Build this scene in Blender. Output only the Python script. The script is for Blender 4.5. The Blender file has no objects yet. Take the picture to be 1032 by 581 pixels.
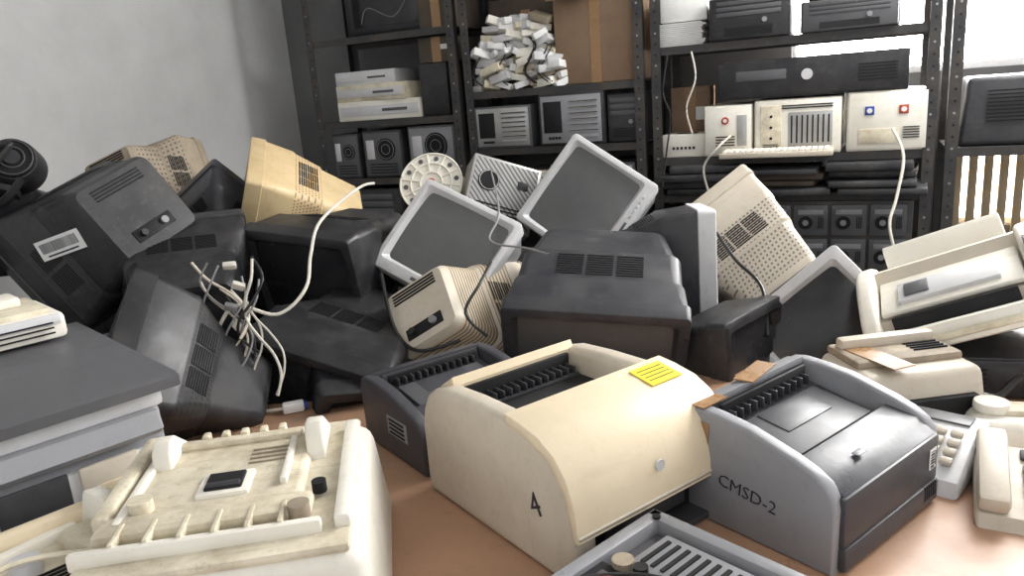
import bpy, bmesh, math, random
from mathutils import Vector, Matrix, Euler
random.seed(7)
sc=bpy.context.scene
YAW=math.radians(25.5)
RY=Matrix.Rotation(YAW,4,'Z')
def V(x,y,z): return RY@Vector((x,y,z))
PI=math.pi
# ---------------------------------------------------------------- materials
MATS={}
def mat(name,col,rough=.5,dirt=None,damt=.35,dscale=7,metal=0,bump=.0,spec=.4,perf=None,pf=420,grime=None):
    if name in MATS: return MATS[name]
    m=bpy.data.materials.new(name);m.use_nodes=True
    N=m.node_tree.nodes;L=m.node_tree.links
    b=N['Principled BSDF']
    b.inputs['Metallic'].default_value=metal
    b.inputs['Specular IOR Level'].default_value=spec
    tc=N.new('ShaderNodeTexCoord');oi=N.new('ShaderNodeObjectInfo')
    va=N.new('ShaderNodeVectorMath');va.operation='ADD';L.new(tc.outputs['Object'],va.inputs[0])
    rm=N.new('ShaderNodeMath');rm.operation='MULTIPLY';rm.inputs[1].default_value=9.0;L.new(oi.outputs['Random'],rm.inputs[0]);L.new(rm.outputs[0],va.inputs[1])
    P=va.outputs[0]
    n1=N.new('ShaderNodeTexNoise');n1.inputs['Scale'].default_value=dscale;n1.inputs['Detail'].default_value=9;n1.inputs['Roughness'].default_value=.68
    L.new(P,n1.inputs['Vector'])
    cr=N.new('ShaderNodeValToRGB');cr.color_ramp.elements[0].position=.42;cr.color_ramp.elements[1].position=.70
    L.new(n1.outputs['Fac'],cr.inputs['Fac'])
    mx=N.new('ShaderNodeMixRGB');mx.inputs['Color1'].default_value=(*col,1)
    dc=dirt if dirt else tuple(c*.6 for c in col)
    mx.inputs['Color2'].default_value=(*dc,1)
    mu=N.new('ShaderNodeMath');mu.operation='MULTIPLY';mu.inputs[1].default_value=damt
    L.new(cr.outputs['Color'],mu.inputs[0]);L.new(mu.outputs[0],mx.inputs['Fac'])
    outc=mx.outputs['Color']
    n3=N.new('ShaderNodeTexNoise');n3.inputs['Scale'].default_value=42;n3.inputs['Detail'].default_value=6;n3.inputs['Roughness'].default_value=.75
    L.new(P,n3.inputs['Vector'])
    r3=N.new('ShaderNodeMapRange');r3.inputs['From Min'].default_value=.56;r3.inputs['From Max'].default_value=.74;r3.inputs['To Max'].default_value=min(damt*1.1,.6)
    L.new(n3.outputs['Fac'],r3.inputs['Value'])
    m3=N.new('ShaderNodeMixRGB');L.new(r3.outputs[0],m3.inputs['Fac']);L.new(outc,m3.inputs['Color1']);m3.inputs['Color2'].default_value=(*dc,1);outc=m3.outputs['Color']
    mp=N.new('ShaderNodeMapping');mp.inputs['Scale'].default_value=(3,40,14);mp.inputs['Rotation'].default_value=(.5,.3,.7);L.new(P,mp.inputs['Vector'])
    n4=N.new('ShaderNodeTexNoise');n4.inputs['Scale'].default_value=2;n4.inputs['Detail'].default_value=5;L.new(mp.outputs[0],n4.inputs['Vector'])
    r4=N.new('ShaderNodeMapRange');r4.inputs['From Min'].default_value=.60;r4.inputs['From Max'].default_value=.75;r4.inputs['To Max'].default_value=min(damt*.7,.4);L.new(n4.outputs['Fac'],r4.inputs['Value'])
    m4=N.new('ShaderNodeMixRGB');L.new(r4.outputs[0],m4.inputs['Fac']);L.new(outc,m4.inputs['Color1']);m4.inputs['Color2'].default_value=(*dc,1);outc=m4.outputs['Color']
    n2=N.new('ShaderNodeTexNoise');n2.inputs['Scale'].default_value=90;n2.inputs['Detail'].default_value=3
    L.new(P,n2.inputs['Vector'])
    bp=N.new('ShaderNodeBump');bp.inputs['Strength'].default_value=.1+bump;bp.inputs['Distance'].default_value=.002
    L.new(n2.outputs['Fac'],bp.inputs['Height'])
    if perf:
        sp=N.new('ShaderNodeSeparateXYZ');L.new(tc.outputs['Object'],sp.inputs[0])
        def sn(sock,f):
            a=N.new('ShaderNodeMath');a.operation='MULTIPLY';a.inputs[1].default_value=f;L.new(sock,a.inputs[0])
            s=N.new('ShaderNodeMath');s.operation='SINE';L.new(a.outputs[0],s.inputs[0]);return s.outputs[0]
        s1=sn(sp.outputs['Y'],pf);val=s1
        if perf in('dots','rows'):
            if perf=='dots':
                ad=N.new('ShaderNodeMath');ad.operation='ADD';L.new(sp.outputs['X'],ad.inputs[0]);L.new(sp.outputs['Z'],ad.inputs[1]);s2=sn(ad.outputs[0],pf)
            else:s2=sn(sp.outputs['X'],60)
            mm=N.new('ShaderNodeMath');mm.operation='MINIMUM';L.new(s1,mm.inputs[0]);L.new(s2,mm.inputs[1]);val=mm.outputs[0]
        mr=N.new('ShaderNodeMapRange');mr.inputs['From Min'].default_value=.0;mr.inputs['From Max'].default_value=.45
        L.new(val,mr.inputs['Value'])
        m2=N.new('ShaderNodeMixRGB');L.new(mr.outputs[0],m2.inputs['Fac']);L.new(outc,m2.inputs['Color1'])
        m2.inputs['Color2'].default_value=(*[c*.28 for c in col],1);outc=m2.outputs['Color']
    L.new(outc,b.inputs['Base Color']);L.new(bp.outputs['Normal'],b.inputs['Normal'])
    rr=N.new('ShaderNodeMapRange');rr.inputs['From Min'].default_value=.3;rr.inputs['From Max'].default_value=.7;rr.inputs['To Min'].default_value=max(rough-.1,.04);rr.inputs['To Max'].default_value=min(rough+.2,1)
    L.new(n1.outputs['Fac'],rr.inputs['Value']);L.new(rr.outputs[0],b.inputs['Roughness'])
    MATS[name]=m;return m
DUST=(.15,.142,.13)
blk=mat('black_plastic',(.015,.015,.018),.36,DUST,.22)
blk_s=mat('black_plastic_slotted',(.02,.02,.022),.42,DUST,.2,perf='dots',pf=520)
vdark=mat('dark_recess',(.006,.006,.007),.7,damt=.1)
char=mat('charcoal_plastic',(.032,.033,.039),.36,DUST,.22)
pchar=mat('charcoal_printer_plastic',(.05,.05,.059),.33,DUST,.2)
char2=mat('charcoal_light_plastic',(.085,.086,.094),.36,DUST,.22)
silver=mat('silver_plastic',(.60,.60,.61),.30,(.33,.31,.28),.3)
silverd=mat('silver_plastic_dull',(.27,.275,.295),.34,(.17,.16,.15),.3)
cream=mat('cream_plastic',(.75,.64,.46),.33,(.46,.34,.2),.22)
putty=mat('putty_plastic',(.58,.52,.43),.36,(.32,.26,.18),.32)
putty_d=mat('putty_plastic_perforated',(.52,.46,.38),.5,(.3,.25,.18),.35,perf='dots',pf=430)
putty_s=mat('putty_plastic_ribbed',(.57,.47,.34),.5,(.3,.24,.17),.35,perf='slits',pf=560)
yel=mat('yellowed_plastic',(.66,.51,.29),.42,(.38,.26,.13),.4)
yel_s=mat('yellowed_plastic_ribbed',(.66,.49,.28),.5,(.38,.26,.13),.4,perf='dots',pf=560)
tan=mat('dirty_tan_plastic',(.36,.30,.22),.6,(.13,.10,.08),.7)
tan_d=mat('dirty_tan_perforated',(.38,.32,.24),.6,(.15,.12,.09),.7,perf='dots',pf=330)
white=mat('offwhite_plastic',(.80,.77,.69),.33,(.45,.38,.27),.28)
whited=mat('dirty_white_plastic',(.70,.64,.50),.42,(.26,.2,.12),.62,dscale=14)
glass=mat('crt_glass',(.085,.088,.09),.09,(.13,.13,.125),.35,spec=.8)
glassd=mat('crt_glass_dark',(.02,.02,.023),.12,(.05,.05,.05),.3,spec=.45)
metal=mat('steel_sheet',(.42,.42,.42),.38,(.3,.28,.25),.4,metal=.6)
metal_d=mat('steel_perforated',(.38,.38,.38),.45,(.25,.22,.2),.4,metal=.4,perf='dots',pf=300)
steeld=mat('shelf_steel',(.035,.035,.037),.5,(.12,.1,.08),.5,metal=.1)
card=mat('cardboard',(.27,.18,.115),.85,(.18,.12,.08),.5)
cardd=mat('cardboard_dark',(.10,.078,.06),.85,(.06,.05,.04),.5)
paper=mat('white_paper',(.8,.8,.79),.7,(.5,.48,.44),.3)
foam=mat('styrofoam',(.82,.82,.80),.8,(.5,.48,.44),.3)
bluep=mat('blue_sticker',(.03,.07,.3),.5);redp=mat('red_sticker',(.45,.07,.04),.5)
yelp=mat('yellow_sticker',(.85,.66,.03),.5,(.5,.38,.04),.4,dscale=60)
tape=mat('brown_tape',(.33,.19,.09),.22,(.22,.12,.05),.5,dscale=20)
cabw=mat('cable_white',(.6,.57,.5),.5);cabk=mat('cable_black',(.015,.015,.015),.4);cabg=mat('cable_grey',(.25,.25,.25),.5)
ink=mat('marker_ink',(.02,.02,.03),.5,damt=0)
wood=mat('table_laminate',(.44,.26,.165),.3,(.28,.18,.12),.5,dscale=3)
woodslat=mat('wood_slat',(.55,.42,.26),.6)
bind=mat('laptop_black',(.018,.019,.024),.4,DUST,.4)
# ---------------------------------------------------------------- mesh builder
class B:
    def __init__(s,name): s.name=name;s.bm=bmesh.new();s.mats=[]
    def mi(s,m):
        if m not in s.mats:s.mats.append(m)
        return s.mats.index(m)
    def _in(s,t,m,T=None):
        if m is not None:
            i=s.mi(m)
            for f in t.faces:f.material_index=i
        for f in t.faces:f.smooth=True
        if T is not None:bmesh.ops.transform(t,matrix=T,verts=t.verts)
        me=bpy.data.meshes.new('t');t.to_mesh(me);t.free();s.bm.from_mesh(me);bpy.data.meshes.remove(me)
    def box(s,c,d,m,bev=.003,seg=2,rot=None,taper=None,T=None):
        t=bmesh.new();bmesh.ops.create_cube(t,size=1)
        bmesh.ops.scale(t,vec=d,verts=t.verts)
        if taper:
            for v in t.verts:
                if v.co.z>0:v.co.x*=taper[0];v.co.y*=taper[1]
        bev=min(bev,min(d)*.45)
        if bev>0:bmesh.ops.bevel(t,geom=t.edges[:],offset=bev,segments=seg,profile=.5,affect='EDGES')
        M=Matrix.Translation(c)
        if rot:M=M@Euler(rot).to_matrix().to_4x4()
        if T is not None:M=T@M
        s._in(t,m,M)
    def cyl(s,c,r,h,axis,m,r2=None,n=24,bev=0,T=None):
        t=bmesh.new();bmesh.ops.create_cone(t,cap_ends=True,segments=n,radius1=r,radius2=r if r2 is None else r2,depth=h)
        if bev:bmesh.ops.bevel(t,geom=[e for e in t.edges if len(e.link_faces)==2 and any(len(f.verts)>4 for f in e.link_faces)],offset=bev,segments=2,profile=.5,affect='EDGES')
        M=Matrix.Translation(c)
        if axis=='X':M=M@Matrix.Rotation(PI/2,4,'Y')
        if axis=='Y':M=M@Matrix.Rotation(PI/2,4,'X')
        if T is not None:M=T@M
        s._in(t,m,M)
    def prof(s,pts,x0,x1,m,bev=.006,seg=3,T=None):
        t=bmesh.new()
        a=[t.verts.new((x0,p[0],p[1])) for p in pts];b=[t.verts.new((x1,p[0],p[1])) for p in pts]
        n=len(pts)
        f1=t.faces.new(a);f2=t.faces.new(b[::-1])
        for i in range(n):t.faces.new((a[i],b[i],b[(i+1)%n],a[(i+1)%n]))
        bmesh.ops.recalc_face_normals(t,faces=t.faces[:])
        if bev>0:bmesh.ops.bevel(t,geom=[e for e in t.edges if (f1 in e.link_faces or f2 in e.link_faces)],offset=bev,segments=seg,profile=.5,affect='EDGES')
        s._in(t,m,T)
    def loft(s,secs,mats,k=5,cap0=None,cap1=None,T=None):
        t=bmesh.new();rings=[]
        for (y,cx,cz,w,h,r) in secs:
            ring=[]
            for q,(sx,sz) in enumerate([(1,1),(-1,1),(-1,-1),(1,-1)]):
                ox=cx+sx*(w/2-r);oz=cz+sz*(h/2-r)
                for i in range(k):
                    an=q*PI/2+PI/2*i/(k-1)
                    ring.append(t.verts.new((ox+r*math.cos(an),y,oz+r*math.sin(an))))
            rings.append(ring)
        n=len(rings[0])
        for j in range(len(rings)-1):
            mi=s.mi(mats[min(j,len(mats)-1)])
            for i in range(n):
                f=t.faces.new((rings[j][i],rings[j][(i+1)%n],rings[j+1][(i+1)%n],rings[j+1][i]));f.material_index=mi
        if cap0:f=t.faces.new(rings[0]);f.material_index=s.mi(cap0)
        if cap1:f=t.faces.new(rings[-1][::-1]);f.material_index=s.mi(cap1)
        s._in(t,None,T)
    def dome(s,y,cx,cz,w,h,b,m,n=10):
        t=bmesh.new();g=[]
        for i in range(n+1):
            row=[]
            for j in range(n+1):
                a=i/n*2-1;c=j/n*2-1
                row.append(t.verts.new((cx+a*w/2,y-b*(1-.5*a*a-.5*c*c),cz+c*h/2)))
            g.append(row)
        for i in range(n):
            for j in range(n):t.faces.new((g[i][j],g[i+1][j],g[i+1][j+1],g[i][j+1]))
        s._in(t,m,None)
    def tube(s,pts,r,m,n=8,T=None):
        P=[Vector(p) for p in pts];Q=[]
        for i in range(len(P)-1):
            p0=P[max(i-1,0)];p1=P[i];p2=P[i+1];p3=P[min(i+2,len(P)-1)]
            for j in range(6):
                u=j/6;Q.append(.5*((2*p1)+(-p0+p2)*u+(2*p0-5*p1+4*p2-p3)*u*u+(-p0+3*p1-3*p2+p3)*u**3))
        Q.append(P[-1]);t=bmesh.new();prev=None;up=Vector((0,0,1))
        for i,q in enumerate(Q):
            d=(Q[min(i+1,len(Q)-1)]-Q[max(i-1,0)]).normalized()
            a=d.cross(up)
            if a.length<.05:a=d.cross(Vector((1,0,0)))
            a.normalize();b=d.cross(a)
            ring=[t.verts.new(q+r*(math.cos(2*PI*k/n)*a+math.sin(2*PI*k/n)*b)) for k in range(n)]
            if prev:
                for k in range(n):
                    t.faces.new((prev[k],prev[(k+1)%n],ring[(k+1)%n],ring[k]))
            prev=ring
        s._in(t,m,T)
    def text(s,txt,size,m,T):
        cu=bpy.data.curves.new('t','FONT');cu.body=txt;cu.size=size;cu.extrude=.0006;cu.resolution_u=2;cu.offset=-.0004
        o=bpy.data.objects.new('t',cu);sc.collection.objects.link(o)
        dg=bpy.context.evaluated_depsgraph_get();me=bpy.data.meshes.new_from_object(o.evaluated_get(dg))
        t=bmesh.new();t.from_mesh(me);bpy.data.objects.remove(o);s._in(t,m,T)
    def slots(s,c,along,step,n,ln,wd,m,dep=.003):
        along=Vector(along).normalized();st=Vector(step);sd=st.normalized();nr=along.cross(sd)
        R=Matrix((along,sd,nr)).transposed().to_4x4()
        for i in range(n):
            p=Vector(c)+st*(i-(n-1)/2)
            s.box((0,0,0),(ln,wd,dep),m,0,T=Matrix.Translation(p)@R)
    def label(s,T,w,h,code=True):
        s.box((0,0,0),(w,h,.001),paper,0,T=T)
        if code:
            x=-w*.42;rs=random.Random(3)
            while x<w*.40:
                d=rs.choice([.0012,.002,.003]);s.box((x,h*.08,.0008),(d,h*.5,.0006),ink,0,T=T);x+=d+rs.choice([.0018,.003])
            s.box((0,-h*.34,.0008),(w*.7,h*.08,.0006),ink,0,T=T)
    def done(s,loc=(0,0,0),face=None,up=(0,0,1),world=False,rotz=0):
        me=bpy.data.meshes.new(s.name)
        s.bm.to_mesh(me);s.bm.free()
        for m in s.mats:me.materials.append(m)
        me.set_sharp_from_angle(angle=math.radians(38))
        o=bpy.data.objects.new(s.name,me);sc.collection.objects.link(o)
        o.matrix_world=pose(loc,face,up,world,rotz);return o
def pose(loc,face=None,up=(0,0,1),world=False,rotz=0):
    if face is None:R=Matrix.Rotation(rotz,4,'Z')
    else:
        f=Vector(face).normalized();y=-f;u=Vector(up);u=(u-u.dot(y)*y).normalized();x=y.cross(u)
        R=Matrix((x,y,u)).transposed().to_4x4()
    M=Matrix.Translation(loc)@R
    return M if world else RY@M
def plane_T(p,xdir,nrm):
    z=Vector(nrm).normalized();x=Vector(xdir);x=(x-x.dot(z)*z).normalized();y=z.cross(x)
    return Matrix.Translation(p)@Matrix((x,y,z)).transposed().to_4x4()
# ---------------------------------------------------------------- room (world axes)
XL=-3.25;YB=3.88
def wallmat(name,c1,c2):
    m=bpy.data.materials.new(name);m.use_nodes=True;N=m.node_tree.nodes;L=m.node_tree.links;b=N['Principled BSDF'];b.inputs['Roughness'].default_value=.85
    tc=N.new('ShaderNodeTexCoord');n=N.new('ShaderNodeTexNoise');n.inputs['Scale'].default_value=1.6;n.inputs['Detail'].default_value=12;n.inputs['Roughness'].default_value=.68
    L.new(tc.outputs['Object'],n.inputs['Vector']);cr=N.new('ShaderNodeValToRGB')
    cr.color_ramp.elements[0].color=(*c1,1);cr.color_ramp.elements[1].color=(*c2,1);cr.color_ramp.elements[0].position=.3;cr.color_ramp.elements[1].position=.65
    L.new(n.outputs['Fac'],cr.inputs['Fac']);L.new(cr.outputs[0],b.inputs['Base Color'])
    n2=N.new('ShaderNodeTexNoise');n2.inputs['Scale'].default_value=30;L.new(tc.outputs['Object'],n2.inputs['Vector'])
    bp=N.new('ShaderNodeBump');bp.inputs['Strength'].default_value=.15;bp.inputs['Distance'].default_value=.01;L.new(n2.outputs['Fac'],bp.inputs['Height']);L.new(bp.outputs[0],b.inputs['Normal']);return m
wm=wallmat('wall_plaster',(.53,.53,.525),(.66,.66,.655));wb=wallmat('wall_plaster_shaded',(.10,.10,.10),(.16,.16,.16));fm=wallmat('floor_concrete',(.10,.09,.08),(.18,.17,.15))  # back wall plaster darkened in colour to deepen the shade behind the shelves
cm=wallmat('ceiling_plaster',(.55,.55,.54),(.65,.65,.64))
b=B('wall_left');b.box((XL-.06,1.0,1.6),(.12,6,3.2),wm,0);b.done(world=True)
b=B('floor');b.box((-.6,1.0,-.05),(6,6,.1),fm,0);b.done(world=True)
b=B('ceiling');b.box((-.6,1.0,3.25),(6,6,.1),cm,0);b.done(world=True)
W1=(-.32,2.2,1.40,2.4);W2=(.33,2.2,.72,1.1)
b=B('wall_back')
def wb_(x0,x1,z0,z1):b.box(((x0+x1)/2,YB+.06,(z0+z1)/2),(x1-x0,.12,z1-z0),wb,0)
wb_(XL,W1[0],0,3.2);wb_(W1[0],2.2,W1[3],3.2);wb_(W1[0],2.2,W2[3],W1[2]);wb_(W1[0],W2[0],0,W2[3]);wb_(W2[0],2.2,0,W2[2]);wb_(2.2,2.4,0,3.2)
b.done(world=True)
def emat(name,s,c=(1,1,1)):
    m=bpy.data.materials.new(name);m.use_nodes=True;N=m.node_tree.nodes;b=N['Principled BSDF'];b.inputs['Base Color'].default_value=(.8,.8,.8,1)
    b.inputs['Emission Color'].default_value=(*c,1);b.inputs['Emission Strength'].default_value=s;return m
fg=emat('frosted_daylight_glass',34,(1,.99,.98));fg2=emat('frosted_daylight_glass_low',8,(1,.97,.9))
frm=mat('window_frame_paint',(.8,.8,.8),.5)
for nm,(x0,x1,z0,z1),g in (('window_1',W1,fg),('window_2',W2,fg2)):
    b=B(nm);b.box(((x0+x1)/2,YB+.07,(z0+z1)/2),(x1-x0,.01,z1-z0),g,0)
    for z in (z0+.015,z1-.015):b.box(((x0+x1)/2,YB+.045,z),(x1-x0,.04,.03),frm)
    n=4
    for i in range(n+1):b.box((x0+.01+(x1-x0-.02)*i/n,YB+.045,(z0+z1)/2),(.02,.03,z1-z0-.06),frm)
    b.done(world=True)
b=B('wooden_slat_screen')
for i in range(18):b.box((.38+i*.058,YB-.03,.56),(.034,.02,1.1),woodslat,.003)
b.box((.88,YB-.045,1.08),(1.1,.015,.03),woodslat);b.box((.88,YB-.045,.36),(1.1,.015,.03),woodslat);b.done(world=True)
# ---------------------------------------------------------------- shelving
YF=3.40;YR=3.80
def shelving(name,x0,x1,boards,h=2.6):
    b=B(name)
    for x in (x0,x1):
        sx=1 if x==x0 else -1
        for y in (YF,YR):
            sy=1 if y==YF else -1
            b.box((x+sx*.02,y,h/2),(.04,.004,h),steeld,0)
            b.box((x,y+sy*.02,h/2),(.004,.04,h),steeld,0)
            if y==YF:
                for i in range(50):
                    b.cyl((x+sx*.02,y-.0022,.3+i*.045),.005,.001,'Y',silverd if i%3==0 else vdark,n=8)
    for z in boards:
        b.box(((x0+x1)/2,(YF+YR)/2,z-.004),(x1-x0-.01,YR-YF-.01,.006),steeld,0)
        for y in (YF+.006,YR-.006):b.box(((x0+x1)/2,y,z-.018),(x1-x0-.012,.004,.034),steeld,0)
    return b.done(world=True)
shelving('metal_shelving_unit',-2.72,-1.83,[.3,.70,1.06,1.365,1.79,2.3])
shelving('metal_shelving_unit',-1.79,-.90,[.3,.84,1.19,1.465,2.25])
shelving('metal_shelving_unit',-.86,.25,[.3,.60,.945,1.112,1.59,2.2])
shelving('metal_shelving_unit',.29,1.4,[.3,.70,1.112,2.05])
# ---------------------------------------------------------------- shelf contents (world coords)
def pc_tower(name,c,s,col,loc_rot=0,style='front'):
    b=B(name);w,d,h=s;b.box((0,0,h/2),s,col,.006)
    y=-d/2
    if style=='front':
        b.box((0,y-.006,h/2),(w*.96,.014,h*.96),col,.006)
        for i in range(3):b.box((0,y-.014,h*(.86-.13*i)),(w*.8,.004,h*.1),char2,.002)
        b.slots((0,y-.014,h*.2),(1,0,0),(0,0,h*.035),6,w*.6,h*.014,vdark)
        b.cyl((w*.2,y-.015,h*.42),.01,.006,'Y',silverd)
    elif style=='back':
        b.box((0,y-.002,h/2),(w*.92,.004,h*.9),silverd if col in(blk,char) else metal,.001)
        b.box((-w*.28,y-.005,h*.55),(w*.28,.004,h*.6),vdark,.001)
        b.slots((w*.2,y-.006,h*.5),(1,0,0),(0,0,h*.11),7,w*.42,h*.045,metal_d)
        b.slots((w*.2,y-.006,h*.555),(1,0,0),(0,0,h*.11),6,w*.42,h*.02,vdark)
        for i in range(4):b.cyl((-w*.33+i*w*.05,y-.008,h*.15),.006,.006,'Y',vdark)
    elif style=='fan':
        b.box((0,y-.002,h/2),(w*.92,.004,h*.9),char2 if col in(blk,char) else silverd,.001)
        b.cyl((w*.1,y-.005,h*.6),min(w*.24,h*.26),.006,'Y',vdark)
        for k in range(2):
            rr=min(w*.24,h*.26)*(.45+.4*k)
            b.tube([(w*.1+rr*math.cos(2*PI*i/12),y-.010,h*.6+rr*math.sin(2*PI*i/12)) for i in range(13)],.0012,silverd,n=4)
        b.slots((0,y-.005,h*.2),(1,0,0),(0,0,h*.06),4,w*.7,h*.02,vdark);b.box((-w*.3,y-.006,h*.6),(w*.2,.004,h*.4),silver,.002)
    b.done(c,world=True,rotz=loc_rot)
def box_case(name,c,s,m,rot=0,extra=None,bev=.004):
    b=B(name);b.box((0,0,s[2]/2),s,m,bev)
    if extra:extra(b,s)
    return b.done(c,world=True,rotz=rot)
def flaps(b,s):
    b.box((0,-s[1]/2-.001,s[2]*.5),(.05,.001,s[2]),tape,0);b.box((0,0,s[2]+.001),(.05,s[1],.001),tape,0)
    b.box((s[0]*.25,-s[1]/2-.001,s[2]*.6),(s[0]*.25,.001,s[2]*.2),paper,0)
def dvd(b,s):
    b.box((0,-s[1]/2-.002,s[2]*.5),(s[0]*.95,.004,s[2]*.5),silver,.001)
    b.box((s[0]*.2,-s[1]/2-.004,s[2]*.5),(s[0]*.3,.004,s[2]*.15),char2,.001);b.slots((0,0,s[2]),(1,0,0),(0,.012,0),14,s[0]*.6,.004,vdark,.001)
box_case('disc_player',(-2.34,3.58,1.365),(.50,.30,.10),white,.05,dvd)
box_case('disc_player',(-2.37,3.58,1.465),(.44,.30,.085),whited,-.03,dvd)
box_case('disc_player',(-2.42,3.58,1.55),(.36,.26,.07),silver,.08,dvd)
box_case('storage_crate',(-2.0,3.60,1.365),(.16,.28,.26),blk,0)
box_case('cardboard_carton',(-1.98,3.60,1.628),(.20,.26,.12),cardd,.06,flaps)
def scr(b,s):
    b.box((0,-s[1]/2-.002,s[2]/2),(s[0]*.9,.004,s[2]*.84),char,.002)
    b.box((0,-s[1]/2-.005,s[2]/2),(s[0]*.8,.003,s[2]*.7),glassd,.002)
    b.tube([(-s[0]*.3,-s[1]/2-.01,s[2]*.2),(-.1,-s[1]/2-.01,s[2]*.4),(.05,-s[1]/2-.01,s[2]*.25),(s[0]*.3,-s[1]/2-.01,s[2]*.5)],.003,cabg)
box_case('flat_screen',(-2.33,3.62,1.79),(.50,.05,.38),blk,.03,scr)
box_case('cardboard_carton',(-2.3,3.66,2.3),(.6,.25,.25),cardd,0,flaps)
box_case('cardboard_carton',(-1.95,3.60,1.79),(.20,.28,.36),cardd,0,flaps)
pc_tower('desktop_computer_case',(-2.56,3.58,1.06),(.17,.33,.24),char,0,'fan')
pc_tower('desktop_computer_case',(-2.33,3.58,1.06),(.24,.33,.25),blk,.03,'fan')
pc_tower('desktop_computer_case',(-2.03,3.58,1.06),(.28,.3,.26),char2,0,'fan')
pc_tower('desktop_computer_case',(-2.45,3.58,.70),(.4,.33,.3),blk,0,'front')
pc_tower('desktop_computer_case',(-2.0,3.58,.70),(.3,.33,.28),char,0,'back')
b=B('cardboard_carton');b.box((0,0,.2),(.40,.32,.4),card,.004);b.box((0,-.161,.2),(.05,.002,.4),tape,0)
b.box((-.1,-.19,.4),(.2,.12,.004),card,0,rot=(.5,0,0));b.box((0,0,.40),(.05,.32,.002),tape,0)
b.done((-1.12,3.60,1.465),world=True,rotz=-.03)
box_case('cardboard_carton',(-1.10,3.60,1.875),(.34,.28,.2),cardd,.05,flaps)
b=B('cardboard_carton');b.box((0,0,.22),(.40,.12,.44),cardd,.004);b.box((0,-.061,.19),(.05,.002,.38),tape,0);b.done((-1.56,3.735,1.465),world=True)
b=B('power_adapter_pile')
random.seed(8)
for lay in range(9):
    n=7 if lay<6 else 5
    for i in range(n):
        hw=.25*(1-.055*lay);x=-hw+2*hw*(i+.5)/n+random.uniform(-.02,.02)
        b.box((x,-.05+random.uniform(-.05,.02),.02+lay*.037),(random.uniform(.07,.12),random.uniform(.06,.10),random.uniform(.028,.042)),random.choice([white,paper,paper,whited,silver,silver,tan]),.005,rot=(random.uniform(-.25,.25),random.uniform(-.45,.45),random.uniform(-.9,.9)))
for i in range(9):
    x=random.uniform(-.2,.2);b.tube([(x,-.10,.27-abs(x)*.5),(x+.03,-.125,.18),(x-.03,-.125,.08),(x+.02,-.115,.02)],.003,cabk)
b.done((-1.52,3.53,1.465),world=True)
pc_tower('desktop_computer_case',(-1.60,3.56,1.19),(.30,.33,.2),char2,.0,'back')
pc_tower('desktop_computer_case',(-1.25,3.56,1.19),(.32,.33,.24),blk,.02,'back')
pc_tower('desktop_computer_case',(-1.0,3.6,1.19),(.16,.33,.22),char,0,'front')
pc_tower('desktop_computer_case',(-1.42,3.53,.84),(.36,.34,.17),putty,.02,'front')
box_case('disc_player',(-1.42,3.54,1.012),(.36,.32,.06),putty,-.02,dvd)
pc_tower('desktop_computer_case',(-1.08,3.56,.84),(.26,.34,.26),char,0,'back')
def cream_pc(c,s,st):
    b=B('desktop_computer_case');w,d,h=s;b.box((0,0,h/2),s,white,.006);y=-d/2
    b.box((0,y-.003,h/2),(w*.96,.008,h*.94),white,.003)
    if st==0:
        b.cyl((-w*.05,y-.009,h*.70),.016,.004,'Y',redp);b.cyl((-w*.05,y-.011,h*.70),.008,.004,'Y',paper)
        b.slots((-w*.05,y-.008,h*.3),(1,0,0),(0,0,.012),4,w*.4,.005,vdark)
        b.box((w*.3,y-.008,h*.5),(w*.2,.004,h*.6),metal,.001)
    if st==1:
        b.box((-w*.3,y-.008,h*.5),(w*.25,.006,h*.8),whited,.003)
        b.box((w*.15,y-.008,h*.45),(w*.5,.004,h*.62),metal,.002)
        b.slots((w*.15,y-.011,h*.45),(0,0,1),(w*.06,0,0),8,h*.5,.006,vdark)
        b.slots((w*.1,y-.009,h*.86),(1,0,0),(0,0,.01),2,w*.6,.005,vdark)
        for i in range(3):b.cyl((-w*.3,y-.012,h*(.3+.2*i)),.006,.004,'Y',vdark)
        b.slots((-w*.3,y-.012,h*.15),(1,0,0),(0,0,.008),3,w*.18,.003,vdark)
    if st==2:
        for x in(-.22,.2):b.box((w*x,y-.009,h*.68),(.034,.004,.034),bluep if x<0 else redp,.001);
        for x in(-.22,.2):b.cyl((w*x,y-.012,h*.68),.010,.003,'Y',paper)
        b.box((-w*.1,y-.009,h*.25),(w*.5,.004,h*.25),whited,.001);b.slots((w*.3,y-.009,h*.3),(1,0,0),(0,0,.01),5,w*.2,.004,vdark)
    b.done(c,world=True)
cream_pc((-.535,3.57,1.112),(.2,.34,.215),0)
cream_pc((-.255,3.57,1.112),(.34,.34,.225),1)
cream_pc((.08,3.57,1.112),(.29,.34,.235),2)
def blackdesk(b,s):
    b.box((-s[0]*.05,-s[1]/2-.004,s[2]*.5),(s[0]*.96,.01,s[2]*.9),blk,.004);b.cyl((-.02,-s[1]/2-.011,s[2]*.55),.022,.004,'Y',silver)
    b.slots((.24,-s[1]/2-.01,s[2]*.5),(1,0,0),(0,0,.012),6,.14,.005,vdark);b.box((-.2,-s[1]/2-.01,s[2]*.6),(.2,.004,.04),char2,.002)
box_case('desktop_computer_case',(-.2,3.58,1.347),(.7,.36,.155),blk,0,blackdesk)
def router(b,s):
    b.slots((0,-s[1]/2-.001,s[2]*.4),(0,0,1),(.018,0,0),6,.012,.01,vdark);b.slots((0,0,s[2]),(1,0,0),(0,.01,0),8,s[0]*.5,.003,vdark,.001)
box_case('network_switch',(-.73,3.5,1.112),(.19,.16,.10),white,0,router)
box_case('cardboard_box',(-.74,3.70,1.112),(.18,.14,.30),card,.0,flaps)  # taped cardboard box, added as filler behind the network switch
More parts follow.
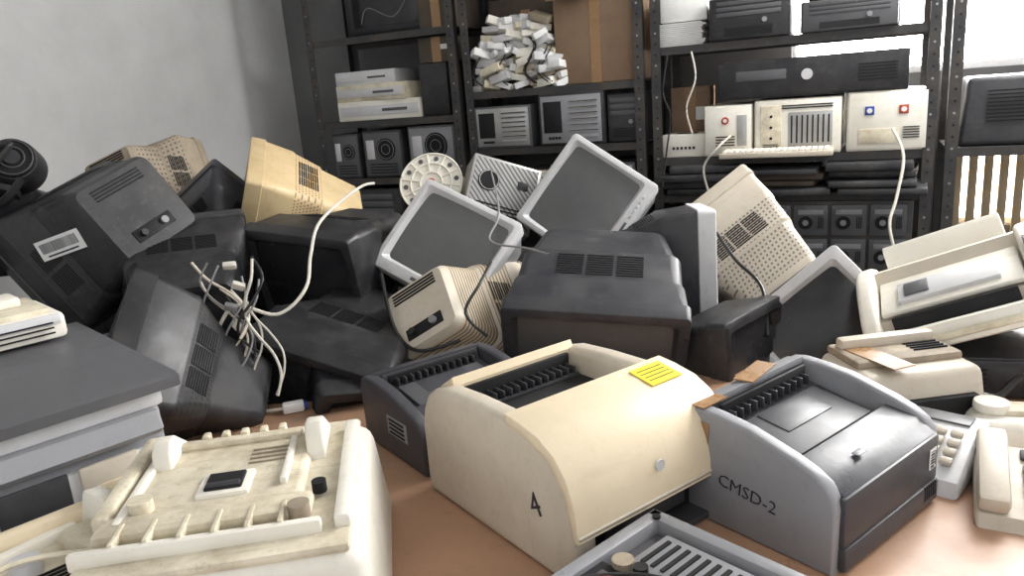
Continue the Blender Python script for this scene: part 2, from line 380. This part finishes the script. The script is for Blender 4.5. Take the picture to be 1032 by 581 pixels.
def keyboard(b,T=None,m=silver,km=putty):
    b.box((0,0,.011),(.44,.15,.022),m,.004,T=T)
    for r in range(5):
        for c in range(18):b.box((-.2+c*.0232,-.055+r*.0225,.026),(.019,.018,.01),km,.002,1,T=T)
b=B('computer_keyboard');keyboard(b,m=putty,km=white);b.done((-.33,3.335,1.113),world=True)
pc_tower('desktop_computer_case',(-.45,3.58,1.59),(.32,.36,.17),blk,0,'front')
pc_tower('desktop_computer_case',(-.07,3.58,1.59),(.36,.36,.12),char2,0,'front')
b=B('cardboard_carton');b.box((0,0,.1),(.32,.3,.2),card,.004);b.box((0,-.151,.1),(.05,.002,.2),tape,0);b.done((-.07,3.6,1.72),world=True)
b=B('paper_stack')
for i in range(12):b.box((random.uniform(-.01,.01),0,.004+i*.008),(.2,.28,.007),paper,.001)
b.done((-.74,3.58,1.59),world=True)
b=B('cardboard_box');b.box((0,0,.06),(.2,.26,.12),foam,.006);b.box((.05,-.02,.14),(.08,.2,.05),foam,.006);b.done((-.74,3.58,1.69),world=True,rotz=.1)
b=B('laptop_stack')
random.seed(11)
for k in range(3):
    z=.0
    for i in range(4):
        h=random.uniform(.025,.036);x=-.34+k*.345
        b.box((x+random.uniform(-.03,.03),random.uniform(-.12,-.02),z+h/2),(.32,.25,h-.004),random.choice([bind,bind,char,char2 if k==1 else bind,cardd]),.006,rot=(0,0,random.uniform(-.15,.15)));z+=h
b.done((-.3,3.52,.947),world=True)
b=B('drive_rack');b.box((0,0,.155),(.62,.36,.31),steeld,.004)
for r in range(2):
    for c in range(4):
        x=-.22+c*.147;z=.085+r*.145
        b.box((x,-.185,z),(.135,.01,.13),char2,.003)
        b.box((x,-.191,z+.035),(.10,.004,.02),silverd,.001)
        b.cyl((x-.02,-.192,z-.01),.028,.006,'Y',vdark);b.cyl((x-.02,-.196,z-.01),.012,.004,'Y',silverd)
        b.slots((x+.04,-.192,z-.01),(0,0,1),(.008,0,0),3,.05,.003,vdark)
b.done((-.12,3.57,.602),world=True)
pc_tower('desktop_computer_case',(-.62,3.57,.602),(.3,.34,.25),char,0,'back')
b=B('crt_television');b.box((0,0,.13),(.40,.3,.26),char,.02,3,taper=(.88,.9));b.slots((0,-.151,.15),(1,0,0),(0,0,.014),9,.22,.005,vdark);b.done((.53,3.58,1.113),world=True)
box_case('cardboard_carton',(.98,3.58,1.113),(.4,.3,.24),cardd,0,flaps)
# ---------------------------------------------------------------- CRT monitors
def crt_mesh(b,col,bez,w=.40,h=.38,d=.42,bz=.03,chin=.055,ventm=None,vent2=None,scrn=glass,back=.56,drop=-.02,detail=True,lab=True):
    vm=ventm or col;v2=vent2 or col
    y0=-d/2;hz=(chin-bz)/2;ow=w-2*bz;oh=h-bz-chin
    b.loft([(y0+.022,0,hz,ow-.02,oh-.02,.014),(y0+.003,0,hz,ow,oh,.010),(y0,0,hz,ow+.006,oh+.006,.012),(y0,0,0,w-.010,h-.010,.010),(y0+.002,0,0,w-.003,h-.003,.012),(y0+.006,0,0,w,h,.014),(y0+.050,0,0,w,h,.016),(y0+.052,0,0,w-.01,h-.01,.014)],[bez])
    b.dome(y0+.022,0,hz,ow-.010,oh-.010,.012,scrn)
    b.loft([(y0+.052,0,0,w-.010,h-.010,.016),(y0+.15,0,-.004,w*.955,h*.93,.03),(y0+.156,0,-.004,w*.93,h*.905,.03),(y0+d*.62,0,drop*.7,w*(back+.16),h*(back+.18),.035),(y0+d*.635,0,drop*.7,w*(back+.12),h*(back+.14),.035),(y0+d*.95,0,drop,w*back,h*back,.03),(y0+d,0,drop,w*(back-.07),h*(back-.07),.02)],[col,col,vm,col,v2,col],cap1=col)
    for i in range(5):b.box((w*.12+i*.02,y0-.001,-h/2+chin*.45),(.012,.006,.007),bez,.002)
    b.box((-w*.02,y0-.0005,-h/2+chin*.45),(.05,.002,.01),char2,.001)
    if detail:
        if lab:b.label(plane_T((0,d/2+.001,drop+h*back*.12),(1,0,0),(0,1,0)),w*.2,h*.1,False)
        b.box((0,d/2-.001,drop-h*back*.25),(w*.3,.008,h*.09),vdark,.002)
        b.cyl((w*.09,d/2+.006,drop-h*back*.25),.009,.02,'Y',cabk);b.cyl((-w*.08,d/2+.006,drop-h*back*.25),.010,.012,'Y',cabg)
        b.slots((0,d/2+.001,drop+h*back*.32),(1,0,0),(0,0,.009),4,w*.36,.004,vdark,.004)
        za=h*.4525-.004;zb=h*(back+.18)/2+drop*.7;ya=y0+.156;yb=y0+d*.62
        for xc in(-.17,.0,.17):
            sl=Vector((0,yb-ya,zb-za));mid=Vector((w*xc,(ya+yb)/2,(za+zb)/2+.0005))
            b.slots(mid,(1,0,0),sl*.085,9,w*.15,.004,vdark,.003)
        for sx in(-1,1):
            xa=w*.465*sx;xb=w*(back+.16)/2*sx;sl=Vector((xb-xa,yb-ya,0))
            for zc in(-.12,.08):
                mid=Vector(((xa+xb)/2,(ya+yb)/2,drop*.4+h*zc));b.slots(mid,(0,0,1),sl*.085,9,h*.17,.004,vdark,.003)
def crt(loc,face,up,col=blk,bez=None,**k):
    b=B('crt_monitor');crt_mesh(b,col,bez or col,**k);return b.done(loc,face,up)
b=B('crt_monitor');crt_mesh(b,blk,blk,w=.42,h=.40,d=.44,back=.62,lab=False)
b.label(plane_T((.168,.085,.02),(0,1,-.25),(1,.42,0)),.15,.055)
b.done((-1.155,2.18,1.155),(-.62,.53,-.35),(-.45,-.1,.9))
crt((-1.32,2.82,1.22),(.15,.9,-.35),(-.35,.2,.9),tan,w=.36,h=.34,d=.38,vent2=tan_d,ventm=tan_d,lab=False)
crt((-.90,2.06,.99),(-.35,.9,.15),(.1,-.2,1),blk,w=.36,h=.32,d=.40,back=.66)
crt((-.97,2.52,1.06),(-.2,.8,.3),(-.6,.1,.8),char,w=.3,h=.3,d=.34,lab=False)
crt((-.73,2.68,1.09),(-.93,-.3,.30),(.35,-.25,.9),yel,w=.38,h=.36,d=.40,ventm=yel_s,back=.66,lab=False)
crt((-.51,2.30,1.00),(-.45,-.85,-.25),(-.1,-.35,.9),blk,w=.40,h=.34,d=.40,scrn=glassd)
crt((-.16,2.26,.95),(-.1,-.76,.55),(.55,.35,.72),silverd,silver,w=.335,h=.31,d=.34,bz=.02,chin=.035)
crt((.32,2.78,.995),(-.22,-.87,.36),(-.75,.1,.62),silverd,silver,w=.37,h=.36,d=.36,bz=.022,chin=.045)
crt((-.155,2.04,.825),(.42,.62,-.50),(-.45,.1,.8),putty,w=.38,h=.37,d=.40,ventm=putty_s,vent2=putty_s,back=.55,lab=False)
crt((.235,2.0,.85),(-.20,-.85,-.42),(.0,-.45,.9),char,w=.46,h=.38,d=.44,bez=char,back=.76)
crt((.42,2.27,.91),(.97,-.12,.0),(-.08,.1,1),char,silver,w=.33,h=.33,d=.38)
crt((.79,2.42,.85),(-.35,.78,.42),(-.55,.1,.8),putty,w=.37,h=.37,d=.40,vent2=putty_d,ventm=putty_d,back=.70,lab=False)
crt((.50,1.87,.72),(.68,-.68,.1),(0,0,1),blk,w=.31,h=.31,d=.30,scrn=glassd)
crt((.83,1.93,.765),(-.40,-.84,.36),(-.62,.15,.75),blk,silver,w=.33,h=.28,d=.30,bz=.028,chin=.045,scrn=glassd)
crt((-.78,1.66,.85),(-.7,-.3,.4),(.1,-.6,.8),blk,w=.34,h=.33,d=.36,ventm=blk_s)
crt((-.46,1.98,.79),(-.3,-.75,-.35),(.2,-.4,.9),blk,w=.40,h=.36,d=.40,scrn=glassd)
crt((-.42,1.87,.72),(.3,-.8,-.4),(.3,-.3,.9),blk,w=.3,h=.28,d=.30,scrn=glassd)
crt((-1.50,2.30,1.20),(-.5,-.8,.2),(.3,0,1),blk,w=.32,h=.30,d=.34)
base=crt((-1.1,2.45,.70),(.3,-.9,.1),(0,0,1),blk,scrn=glassd)
random.seed(5)
for zz,rows in ((.2,(2.05,2.5,2.95)),(.6,(2.15,2.58,3.0))):
    for y in rows:
        for x in (-1.75,-1.3,-.85,-.4,.05,.5,.95,1.35):
            if y>2.9 and x>.4:continue
            if y>2.5 and x>.9:continue
            o=base.copy();sc.collection.objects.link(o);a=random.uniform(0,6.28)
            o.matrix_world=pose((x+random.uniform(-.02,.02),y,zz),(math.cos(a),math.sin(a),random.uniform(-.1,.1)),(random.uniform(-.1,.1),0,1))
bpy.data.objects.remove(base)
b=B('cable_reel')
b.cyl((0,0,0),.12,.006,'Y',white,n=40);b.cyl((0,.05,0),.05,.1,'Y',whited);b.cyl((0,.1,0),.12,.006,'Y',whited,n=40)
for k in range(3):
    rr=(.117,.078,.042)[k];b.tube([(rr*math.cos(2*PI*i/24),-.006,rr*math.sin(2*PI*i/24)) for i in range(25)],.004,white,n=6)
for k in range(10):
    a=2*PI*k/10;b.box((.08*math.cos(a),-.006,.08*math.sin(a)),(.07,.006,.006),white,.001,rot=(0,-a,0))
    b.cyl((.097*math.cos(a+.3),-.004,.097*math.sin(a+.3)),.009,.006,'Y',char2,n=12)
b.cyl((0,-.006,0),.016,.012,'Y',redp)
b.done((-.27,2.84,1.145),(-.1,-.85,.5),(.2,.3,.9))
b=B('power_supply_unit');b.box((0,0,0),(.26,.16,.26),metal,.003);b.box((0,-.081,0),(.24,.002,.24),metal_d,0)
b.cyl((-.06,-.083,.04),.04,.004,'Y',vdark);b.tube([(-.06+.036*math.cos(2*PI*i/16),-.087,.04+.036*math.sin(2*PI*i/16)) for i in range(17)],.0015,silver,n=4)
b.box((.07,-.084,.05),(.04,.006,.03),blk,.002);b.box((0,0,.132),(.1,.08,.002),paper,0);b.slots((.0,-.084,-.07),(1,0,0),(0,0,.014),4,.18,.005,vdark)
b.done((-.03,2.85,1.06),(.25,-.85,.35),(.3,.3,.9))
b=B('round_speaker')
b.cyl((0,0,0),.075,.09,'Y',blk,r2=.06,n=32,bev=.008);b.cyl((0,-.05,0),.055,.012,'Y',vdark,n=32);b.cyl((0,-.055,0),.02,.014,'Y',char,n=24)
for k in range(2):
    rr=.03+.02*k;b.tube([(rr*math.cos(2*PI*i/20),-.058,rr*math.sin(2*PI*i/20)) for i in range(21)],.002,char2,n=5)
b.box((0,.0,-.08),(.06,.07,.02),blk,.005)
b.done((-1.36,2.16,1.36),(.4,-.8,.4),(.3,.2,.9))
# ---------------------------------------------------------------- table
b=B('work_table')
b.box((0,1.0,.735),(2.7,1.5,.03),wood,.004);b.box((0,1.0,.70),(2.5,1.3,.05),card,.002)
for x in(-1.28,1.28):
    for y in(.32,1.68):b.box((x,y,.34),(.05,.05,.68),steeld,.003)
b.done()
# ---------------------------------------------------------------- beige laser printer
def big_laser(b,body,side,W=.36):
    w=W/2
    side_p=[(.205,0),(.215,.03),(.215,.13),(.207,.165),(.19,.195),(.165,.213),(.13,.223),(.05,.228),(-.04,.229),(-.09,.226),(-.135,.217),(-.168,.2),(-.19,.175),(-.203,.145),(-.209,.11),(-.21,.06),(-.203,.02),(-.19,0)]
    mid=[(.2,.01),(.212,.03),(.212,.12),(.197,.165),(.165,.2),(.135,.214),(.128,.165),(.04,.155),(.02,.18),(-.03,.205),(-.09,.212),(-.13,.2),(-.175,.165),(-.2,.115),(-.205,.09),(-.15,.085),(-.14,.01)]
    b.prof(mid,-w+.03,w-.03,body,0)
    for s in(-1,1):
        b.prof([(y*.985,z*.985) for y,z in side_p],s*(w-.045),s*w,side,.014,4)
    cap=[(-.06,.236),(-.095,.232),(-.138,.223),(-.172,.205),(-.195,.179),(-.208,.147),(-.214,.115),(-.215,.085),(-.205,.085),(-.19,.15),(-.16,.19),(-.11,.21),(-.06,.218)]
    b.prof(cap,-w-.002,w+.002,body,.003,2)
    b.prof([(.205,.172),(.178,.206),(.14,.230),(.133,.215),(.17,.19),(.195,.165)],-w+.03,w-.03,body,.003)
    b.box((0,.085,.166),(W-.09,.085,.014),vdark,.001);b.box((0,.13,.18),(W-.1,.008,.06),vdark,.001)
    for i in range(14):b.box((-w+.06+i*(W-.12)/13,.112,.18),(.004,.03,.026),char,.001)
    b.box((0,.1,.175),(W-.1,.01,.01),char,.003)
    b.prof([(.03,.175),(-.03,.203),(-.06,.212),(-.06,.222),(-.03,.213),(.03,.185)],-w+.05,w-.05,white,.003)
    b.box((0,-.155,.045),(W-.1,.03,.07),vdark,.002);b.box((0,-.185,.012),(W-.1,.05,.012),char,.003)
    b.box((0,-.18,.05),(W-.16,.006,.03),char,.002)
    b.prof([(-.203,.078),(-.214,.085),(-.217,.094),(-.209,.10)],-w+.0,w-.0,putty,.001)
FD=(.58,-.81,0)
b=B('laser_printer');big_laser(b,cream,putty,.335)
b.text('4',.055,ink,plane_T((-.1683,-.115,.085),(0,-1,.5),(-1,0,0)))
T=plane_T((.11,-.105,.2315),(1,0,0),(0,-.18,.98));b.box((0,0,0),(.07,.055,.0015),yelp,0,T=T)
for i in range(4):b.box((0,.016-.010*i,.001),(.055,.0010,.001),ink,0,T=T)
b.cyl((.0,-.213,.145),.009,.004,'Y',silver)
b.done((.076,1.195,.75),FD)
# ---------------------------------------------------------------- compact laser printers
def small_laser(b,W,D,H,frame,dark,tray):
    w=W/2;d=D/2;f=H/.2
    mid=[(d,0),(d,.185*f),(d-.02,.2*f),(d-.05,.2*f),(d-.055,.168*f),(-d+.075,.135*f),(-d+.06,.152*f),(-d+.02,.142*f),(-d,.12*f),(-d,0)]
    b.prof(mid,-w+.03,w-.03,dark,0)
    sp=[(d,0),(d+.003,.17*f),(d-.005,.19*f),(d-.02,.2*f),(d-.04,.204*f),(d-.08,.202*f),(0,.194*f),(-d+.06,.172*f),(-d+.03,.16*f),(-d+.01,.147*f),(-d-.002,.13*f),(-d-.006,.11*f),(-d-.003,0)]
    for s in(-1,1):b.prof(sp,s*(w-.026),s*w,frame,.006,3)
    b.prof([(d+.002,.0),(d+.002,.18*f),(d-.014,.2*f),(d-.045,.207*f),(d-.045,.196*f),(d-.02,.19*f),(d-.01,.0)],-w+.02,w-.02,frame,.003)
    b.box((0,d-.058,.185*f),(W-.08,.006,.03*f),vdark,.001)
    for i in range(12):b.box((-w+.055+i*(W-.11)/11,d-.066,.178*f),(.004,.02,.018),char,.001)
    b.box((0,.0,.156*f),(W-.1,D*.4,.006),tray,.003,rot=(.16,0,0));b.box((.0,.02,.163*f),(W*.4,D*.22,.004),dark,.002,rot=(.16,0,0))
    b.box((0,-d-.006,.085*f),(W-.03,.014,.085*f),dark,.006);b.box((0,-d-.008,.025*f),(W-.03,.016,.04*f),dark,.005)
    b.box((0,-d+.002,.047*f),(W-.06,.02,.006),vdark,0)
    b.prof([(-d+.07,.158*f),(-d+.02,.15*f),(-d-.008,.128*f),(-d-.004,.12*f),(-d+.03,.13*f),(-d+.07,.14*f)],-w+.02,w-.02,dark,.003)
b=B('compact_laser_printer');small_laser(b,.32,.27,.19,silverd,pchar,char2)
b.text('CMSD-2',.030,ink,plane_T((-.1608,.055,.075),(0,-1,-.12),(-1,0,0)))
b.box((-.161,.10,.14),(.0015,.055,.07),tape,0,rot=(.1,0,0));b.box((-.13,.105,.196),(.06,.05,.002),tape,0);b.box((.02,.11,.198),(.1,.035,.002),tape,0,rot=(0,0,.2))
b.label(plane_T((.12,-.1495,.085),(0,0,1),(0,-1,0)),.035,.022);b.slots((.115,-.150,.03),(0,0,1),(.007,0,0),6,.024,.003,vdark)
b.box((-.05,-.115,.148),(.022,.012,.002),silverd,.001)
b.done((.462,1.13,.75),(.606,-.795,0))
b=B('compact_laser_printer');small_laser(b,.30,.25,.145,pchar,pchar,char2)
b.box((-.151,-.03,.07),(.001,.08,.04),silverd,0);b.slots((-.152,-.03,.07),(0,1,0),(0,0,.009),4,.06,.003,vdark)
b.done((-.145,1.50,.75),FD)
# ---------------------------------------------------------------- open flatbed mechanism
b=B('scanner_mechanism')
W=.36
b.box((0,0,.030),(W,W,.06),silverd,.004)
for s in(-1,1):
    b.box((s*(W/2-.012),0,.06),(.024,W,.06),silverd,.006);b.box((0,s*(W/2-.012),.06),(W,.024,.06),silverd,.006)
b.box((0,0,.064),(W-.05,W-.05,.01),char2,.002)
b.box((-.06,.06,.072),(.2,.2,.02),vdark,.003);b.box((.1,.0,.072),(.09,.26,.022),silverd,.004)
for i in range(3):b.cyl((-.06,.02+.04*i,.084),.010,.19,'X',char,n=16);b.cyl((-.15,.02+.04*i,.084),.016,.012,'X',silver,n=16)
for i in range(8):b.box((-.14+i*.022,.13,.084),(.012,.02,.006),char2,.001)
b.slots((.1,.05,.084),(1,0,0),(0,.016,0),9,.06,.006,vdark);b.box((.1,-.09,.086),(.05,.05,.008),paper,.002)
b.cyl((.05,.13,.084),.015,.014,'Z',tan);b.cyl((.05,.10,.084),.010,.02,'Z',vdark)
for p in((-.16,.16),(.16,.16),(-.16,-.16),(.16,-.16)):b.cyl((p[0],p[1],.091),.006,.004,'Z',vdark,n=12)
b.tube([(-.15,.1,.09),(-.05,.14,.10),(.04,.08,.095),(.06,-.02,.095)],.003,cabk);b.tube([(-.15,.09,.09),(-.03,.12,.105),(.03,.05,.095),(.05,-.06,.095)],.002,redp)
b.done((.165,.745,.75),(.65,-.76,0))
# ---------------------------------------------------------------- lower-left printer carcass
b=B('inkjet_printer_chassis')
S=Matrix.Diagonal((1.06,1.0,1,1))
b.box((0,0,.09),(.38,.42,.18),white,.025,4,taper=(.90,.93),T=S)
b.box((0,0,.182),(.33,.38,.014),whited,.006)
b.box((-.02,.03,.194),(.24,.22,.018),whited,.008,taper=(.95,.93))
b.box((-.02,.12,.207),(.20,.02,.012),whited,.005);b.box((-.13,.0,.203),(.014,.2,.014),white,.004);b.box((.07,.03,.207),(.01,.14,.012),white,.003)
b.box((-.01,-.02,.203),(.07,.065,.012),white,.003);b.box((-.01,-.02,.208),(.05,.046,.01),vdark,.002);b.box((-.01,-.035,.212),(.045,.012,.008),char,.002)
b.box((-.02,-.1,.2),(.27,.05,.018),whited,.008);b.box((-.02,-.150,.195),(.30,.014,.024),white,.005)
for x in(-.115,.105):
    b.prof([(.05,.185),(.06,.228),(.075,.24),(.10,.238),(.15,.205),(.16,.19)],x-.014,x+.014,white,.005)
b.box((.155,.0,.195),(.022,.3,.022),white,.006);b.box((-.155,.04,.198),(.022,.25,.03),whited,.006)
for i in range(5):b.box((-.08+.03*i,.175,.194),(.012,.02,.014),whited,.003)
b.slots((.04,.06,.2045),(1,0,0),(0,.014,0),4,.06,.003,tan,.002)
b.cyl((-.11,-.06,.205),.016,.03,'Z',whited);b.cyl((.12,-.06,.203),.010,.016,'Z',vdark);b.cyl((.1,-.12,.205),.014,.02,'Z',tan)
for i in range(6):b.box((-.12+.04*i,-.125,.205),(.006,.05,.012),whited,.001)
b.done((-.41,.975,.75),rotz=.14)
b=B('broken_printer_cover')
b.box((0,0,.07),(.34,.18,.14),whited,.015,taper=(.92,.9))
b.box((0,.06,.15),(.30,.03,.04),cream,.01);b.box((-.08,-.02,.145),(.08,.05,.02),white,.006)
b.box((.1,-.02,.15),(.05,.08,.025),whited,.006,rot=(0,0,.3));b.cyl((.02,-.02,.15),.02,.02,'Z',silver);b.tube([(-.12,-.06,.15),(0,-.04,.17),(.1,-.06,.15)],.004,whited)
b.box((.0,.03,.145),(.2,.02,.02),white,.005,rot=(0,0,.15));b.box((-.12,.03,.15),(.04,.06,.03),cream,.006,rot=(.2,0,.5));b.slots((.04,-.06,.142),(1,0,0),(0,.01,0),4,.1,.003,vdark)
b.box((.13,.03,.16),(.03,.05,.06),white,.006,rot=(.1,.2,.3))
b.done((-.69,.875,.75),rotz=.78)
# ---------------------------------------------------------------- grey copier with dark lid
b=B('multifunction_copier')
W=.52;D=.46
b.box((0,0,.12),(W,D,.24),silverd,.015,3)
b.box((0,0,.25),(W+.01,D+.01,.03),silver,.008)
b.box((0,-.002,.262),(W-.03,D-.03,.012),char,.002)
b.prof([(-.26,.268),(-.262,.286),(-.25,.292),(.27,.294),(.275,.268)],-W/2-.03,W/2+.03,char2,.006)
b.box((0,-D/2-.006,.1),(W-.04,.014,.15),silver,.006);b.box((.05,-D/2-.014,.11),(.10,.006,.14),char,.004)
b.box((.16,-D/2-.014,.11),(.09,.01,.14),putty,.006);b.box((.16,-D/2-.021,.13),(.05,.004,.03),cream,.002)
b.box((-.10,-D/2-.014,.11),(.14,.006,.12),silverd,.004)
b.prof([(-D/2+.03,.20),(-D/2-.02,.195),(-D/2-.03,.205),(-D/2-.02,.235),(-D/2+.03,.24)],-W/2+.01,W/2-.01,silverd,.006);b.slots((W/2+.001,0,.14),(0,1,0),(0,0,.014),7,.3,.004,vdark,.003)
fn=Vector((.70,-.71,0));e1=Vector((-.71,-.70,0))
c=Vector((-.61,1.20,0))+e1*(W/2)-fn*(D/2)
b.done((c.x,c.y,.75),fn)
b=B('printer_paper_tray');b.box((0,0,.03),(.3,.2,.05),white,.01);b.box((0,0,.06),(.26,.16,.012),whited,.004);b.box((0,-.1,.045),(.28,.01,.02),silver,.003);b.slots((.05,-.106,.03),(1,0,0),(0,0,.01),3,.15,.003,vdark)
b.box((.0,.03,.075),(.2,.08,.02),white,.006)
b.done((-1.06,1.41,1.045),(.7,-.7,0.0))
# ---------------------------------------------------------------- right-hand printers
b=B('desktop_computer_case');b.box((0,0,.045),(.42,.30,.09),blk,.006);b.box((0,-.153,.045),(.4,.008,.08),char,.003);b.slots((-.1,-.158,.045),(1,0,0),(0,0,.01),5,.12,.004,vdark)
b.done((1.06,1.60,.75),(-.3,-.95,0))
b=B('inkjet_printer')
side=[(.14,0),(.15,.08),(.143,.13),(.13,.17),(.11,.195),(.09,.205),(.05,.207),(.0,.20),(-.04,.18),(-.08,.15),(-.14,.09),(-.16,.05),(-.16,0)]
for s in(-1,1):b.prof(side,s*.145,s*.185,white,.012,4)
b.prof([(.13,0),(.14,.08),(.12,.165),(.085,.195),(.01,.19),(-.02,.12),(-.12,.08),(-.13,0)],-.15,.15,putty,0)
b.box((0,-.145,.03),(.28,.08,.05),white,.008);b.box((0,-.165,.025),(.26,.06,.016),whited,.006);b.box((0,-.13,.07),(.24,.03,.03),vdark,.002)
b.box((0,-.06,.125),(.28,.14,.014),white,.006,rot=(.5,0,0));b.box((0,-.075,.13),(.2,.08,.012),silver,.004,rot=(.5,0,0))
b.box((-.06,-.08,.137),(.05,.05,.004),char2,.002,rot=(.5,0,0))
b.prof([(.13,.18),(.145,.24),(.155,.25),(.165,.24),(.15,.17)],-.13,.13,white,.004)
b.box((.165,-.08,.165),(.02,.05,.006),char,.002,rot=(.5,0,0))
b.done((1.01,1.58,.85),(-.55,-.78,.20),(-.42,.0,.90))
b=B('inkjet_printer')
b.box((0,0,.065),(.27,.2,.13),putty,.02,4,taper=(.9,.85));b.box((0,.02,.135),(.22,.12,.02),tan,.008);b.box((0,-.09,.06),(.2,.03,.04),vdark,.003);b.box((0,-.11,.035),(.2,.05,.012),putty,.004)
b.box((-.06,-.02,.146),(.05,.14,.002),tape,0,rot=(0,0,.2));b.slots((.06,.02,.147),(1,0,0),(0,.012,0),6,.07,.004,vdark)
b.box((0,.05,.15),(.2,.03,.03),putty,.008)
b.done((.76,1.41,.75),(.1,-.98,0.0))
b=B('telephone')
b.prof([(.10,0),(.10,.05),(.07,.055),(-.09,.02),(-.10,0)],-.08,.08,putty,.008)
b.box((-.055,.0,.055),(.045,.19,.03),putty,.01,rot=(.22,0,0))
for r in range(4):
    for c in range(3):b.box((-.005+c*.024,-.05+r*.024,.034+.0052*r),(.017,.015,.01),silverd,.003,rot=(.22,0,0))
b.box((.02,.06,.056),(.07,.025,.006),char,.002,rot=(.22,0,0))
b.done((.80,1.065,.75),(-.5,-.85,0))
b=B('telephone_base')
b.box((0,0,.03),(.22,.15,.06),white,.02,4,taper=(.85,.8));b.box((0,.0,.064),(.16,.05,.014),whited,.006);b.cyl((.06,0,.07),.03,.02,'Z',white,bev=.005);b.cyl((-.06,0,.07),.03,.02,'Z',white,bev=.005)
b.done((.93,1.27,.75),(-.3,-.95,.0))
b=B('adding_machine')
b.prof([(.09,0),(.09,.07),(.03,.075),(-.09,.025),(-.1,0)],-.07,.07,silver,.008);b.box((0,.05,.077),(.1,.04,.004),char2,.001)
for r in range(4):
    for c in range(4):b.box((-.04+c*.026,-.06+r*.02,.046+.0085*r),(.02,.014,.01),putty,.003,rot=(.4,0,0))
b.done((.72,1.21,.75),(-.7,-.7,0))
b=B('cable_connector');b.box((0,0,.012),(.05,.03,.022),paper,.004);b.box((.028,0,.012),(.012,.022,.014),bluep,.002);b.tube([(-.025,0,.012),(-.06,.01,.01),(-.10,.05,.008),(-.12,.10,.008)],.004,cabw);b.done((-.545,1.69,.75),rotz=.3)
# ---------------------------------------------------------------- cables
def cable(name,pts,r,m,world=False):
    b=B(name);b.tube(pts,r,m);return b.done(world=world)
cable('power_cable',[(-.42,2.46,1.20),(-.45,2.35,1.20),(-.51,2.07,1.15),(-.52,1.95,1.08),(-.51,1.82,1.02),(-.57,1.76,.975),(-.66,1.74,1.01),(-.71,1.72,.95)],.0045,cabw)
random.seed(21)
b=B('cable_tangle')
for k in range(12):
    x=-.67+random.uniform(-.05,.06);ph=random.uniform(0,6.28);am=random.uniform(.015,.05);z0=1.12-random.uniform(0,.10);nn=random.randint(5,8)
    p=[(x+am*math.sin(ph+i*1.1)+.008*i,1.76-.012*i+am*.5*math.cos(ph+i),z0-.045*i) for i in range(nn)]
    b.tube(p,random.choice([.0025,.003,.0035]),random.choice([cabw,cabg,cabk,cabw,putty]))
for k in range(5):
    b.box((-.68+random.uniform(-.04,.05),1.73,.91+k*.05),(.03,.014,.018),random.choice([cabw,cabg]),.003,rot=(random.random(),random.random(),random.random()))
b.done()
cable('power_cable',[(-.04,2.6,1.2),(-.02,2.16,1.12),(-.05,2.05,1.06),(.05,1.95,1.05),(.1,1.85,1.05)],.003,cabg)
cable('power_cable',[(.1,3.37,1.2),(.14,3.28,1.1),(.12,3.2,.95),(.1,3.15,.85),(.14,3.1,.7)],.006,cabw,True)
cable('power_cable',[(-.52,3.38,1.2),(-.56,3.3,1.16),(-.62,3.3,1.08),(-.60,3.28,.98)],.005,cabw,True)
cable('power_cable',[(-.78,3.36,1.55),(-.80,3.35,1.4),(-.77,3.35,1.3),(-.79,3.35,1.15),(-.80,3.3,1.0)],.004,cabk,True)
cable('power_cable',[(-.68,3.37,1.56),(-.66,3.35,1.45),(-.70,3.35,1.33),(-.68,3.36,1.22)],.004,cabw,True)
cable('power_cable',[(-1.45,2.1,1.42),(-1.38,2.02,1.40),(-1.30,2.06,1.42),(-1.36,2.0,1.34),(-1.42,2.02,1.32),(-1.32,1.98,1.27),(-1.25,2.0,1.33)],.010,cabk)
cable('power_cable',[(-1.50,2.05,1.36),(-1.36,1.98,1.38),(-1.30,1.96,1.33),(-1.34,1.94,1.27),(-1.45,1.95,1.25)],.012,cabk)
cable('power_cable',[(.82,1.36,.86),(.92,1.36,.80),(1.0,1.38,.83),(1.1,1.36,.80),(1.15,1.4,.84)],.008,cabk)
cable('power_cable',[(-.36,2.05,.99),(-.33,1.92,.93),(-.30,1.86,.86),(-.24,1.80,.84),(-.14,1.80,.86)],.005,cabk)
cable('power_cable',[(-.05,1.95,1.02),(-.08,1.85,.99),(-.12,1.80,.93),(-.07,1.78,.87)],.004,cabk)
cable('power_cable',[(.62,2.2,1.0),(.63,2.05,.95),(.66,1.92,.9),(.64,1.82,.8)],.005,cabk)
# ---------------------------------------------------------------- light
w=bpy.data.worlds.new('World');sc.world=w;w.use_nodes=True
bg=w.node_tree.nodes['Background'];bg.inputs[0].default_value=(.99,.99,1,1);bg.inputs[1].default_value=1.0
def area(name,loc,tgt,size,power,col=(1,1,1)):
    l=bpy.data.lights.new(name,'AREA');l.energy=power;l.size=size;l.color=col;o=bpy.data.objects.new(name,l);sc.collection.objects.link(o)
    o.location=loc;o.rotation_euler=(Vector(tgt)-Vector(loc)).to_track_quat('-Z','Y').to_euler()
area('window_daylight',V(2.0,2.4,2.5),V(0,1.5,.9),1.0,75,(1,.99,.97))
area('doorway_daylight',V(.6,-.9,2.7),V(0,1.6,.8),1.6,14,(1,.99,.98))
# ---------------------------------------------------------------- camera
cam=bpy.data.cameras.new('camera');cam.sensor_width=36;cam.lens=760/1032*36
co=bpy.data.objects.new('camera',cam);sc.collection.objects.link(co);sc.camera=co
r=math.radians(4.5)
co.matrix_world=RY@Matrix.Translation((0,0,1.45))@Matrix.Rotation(math.radians(90-14.5),4,'X')@Matrix.Rotation(-r,4,'Z')
sc.view_settings.view_transform='Standard'
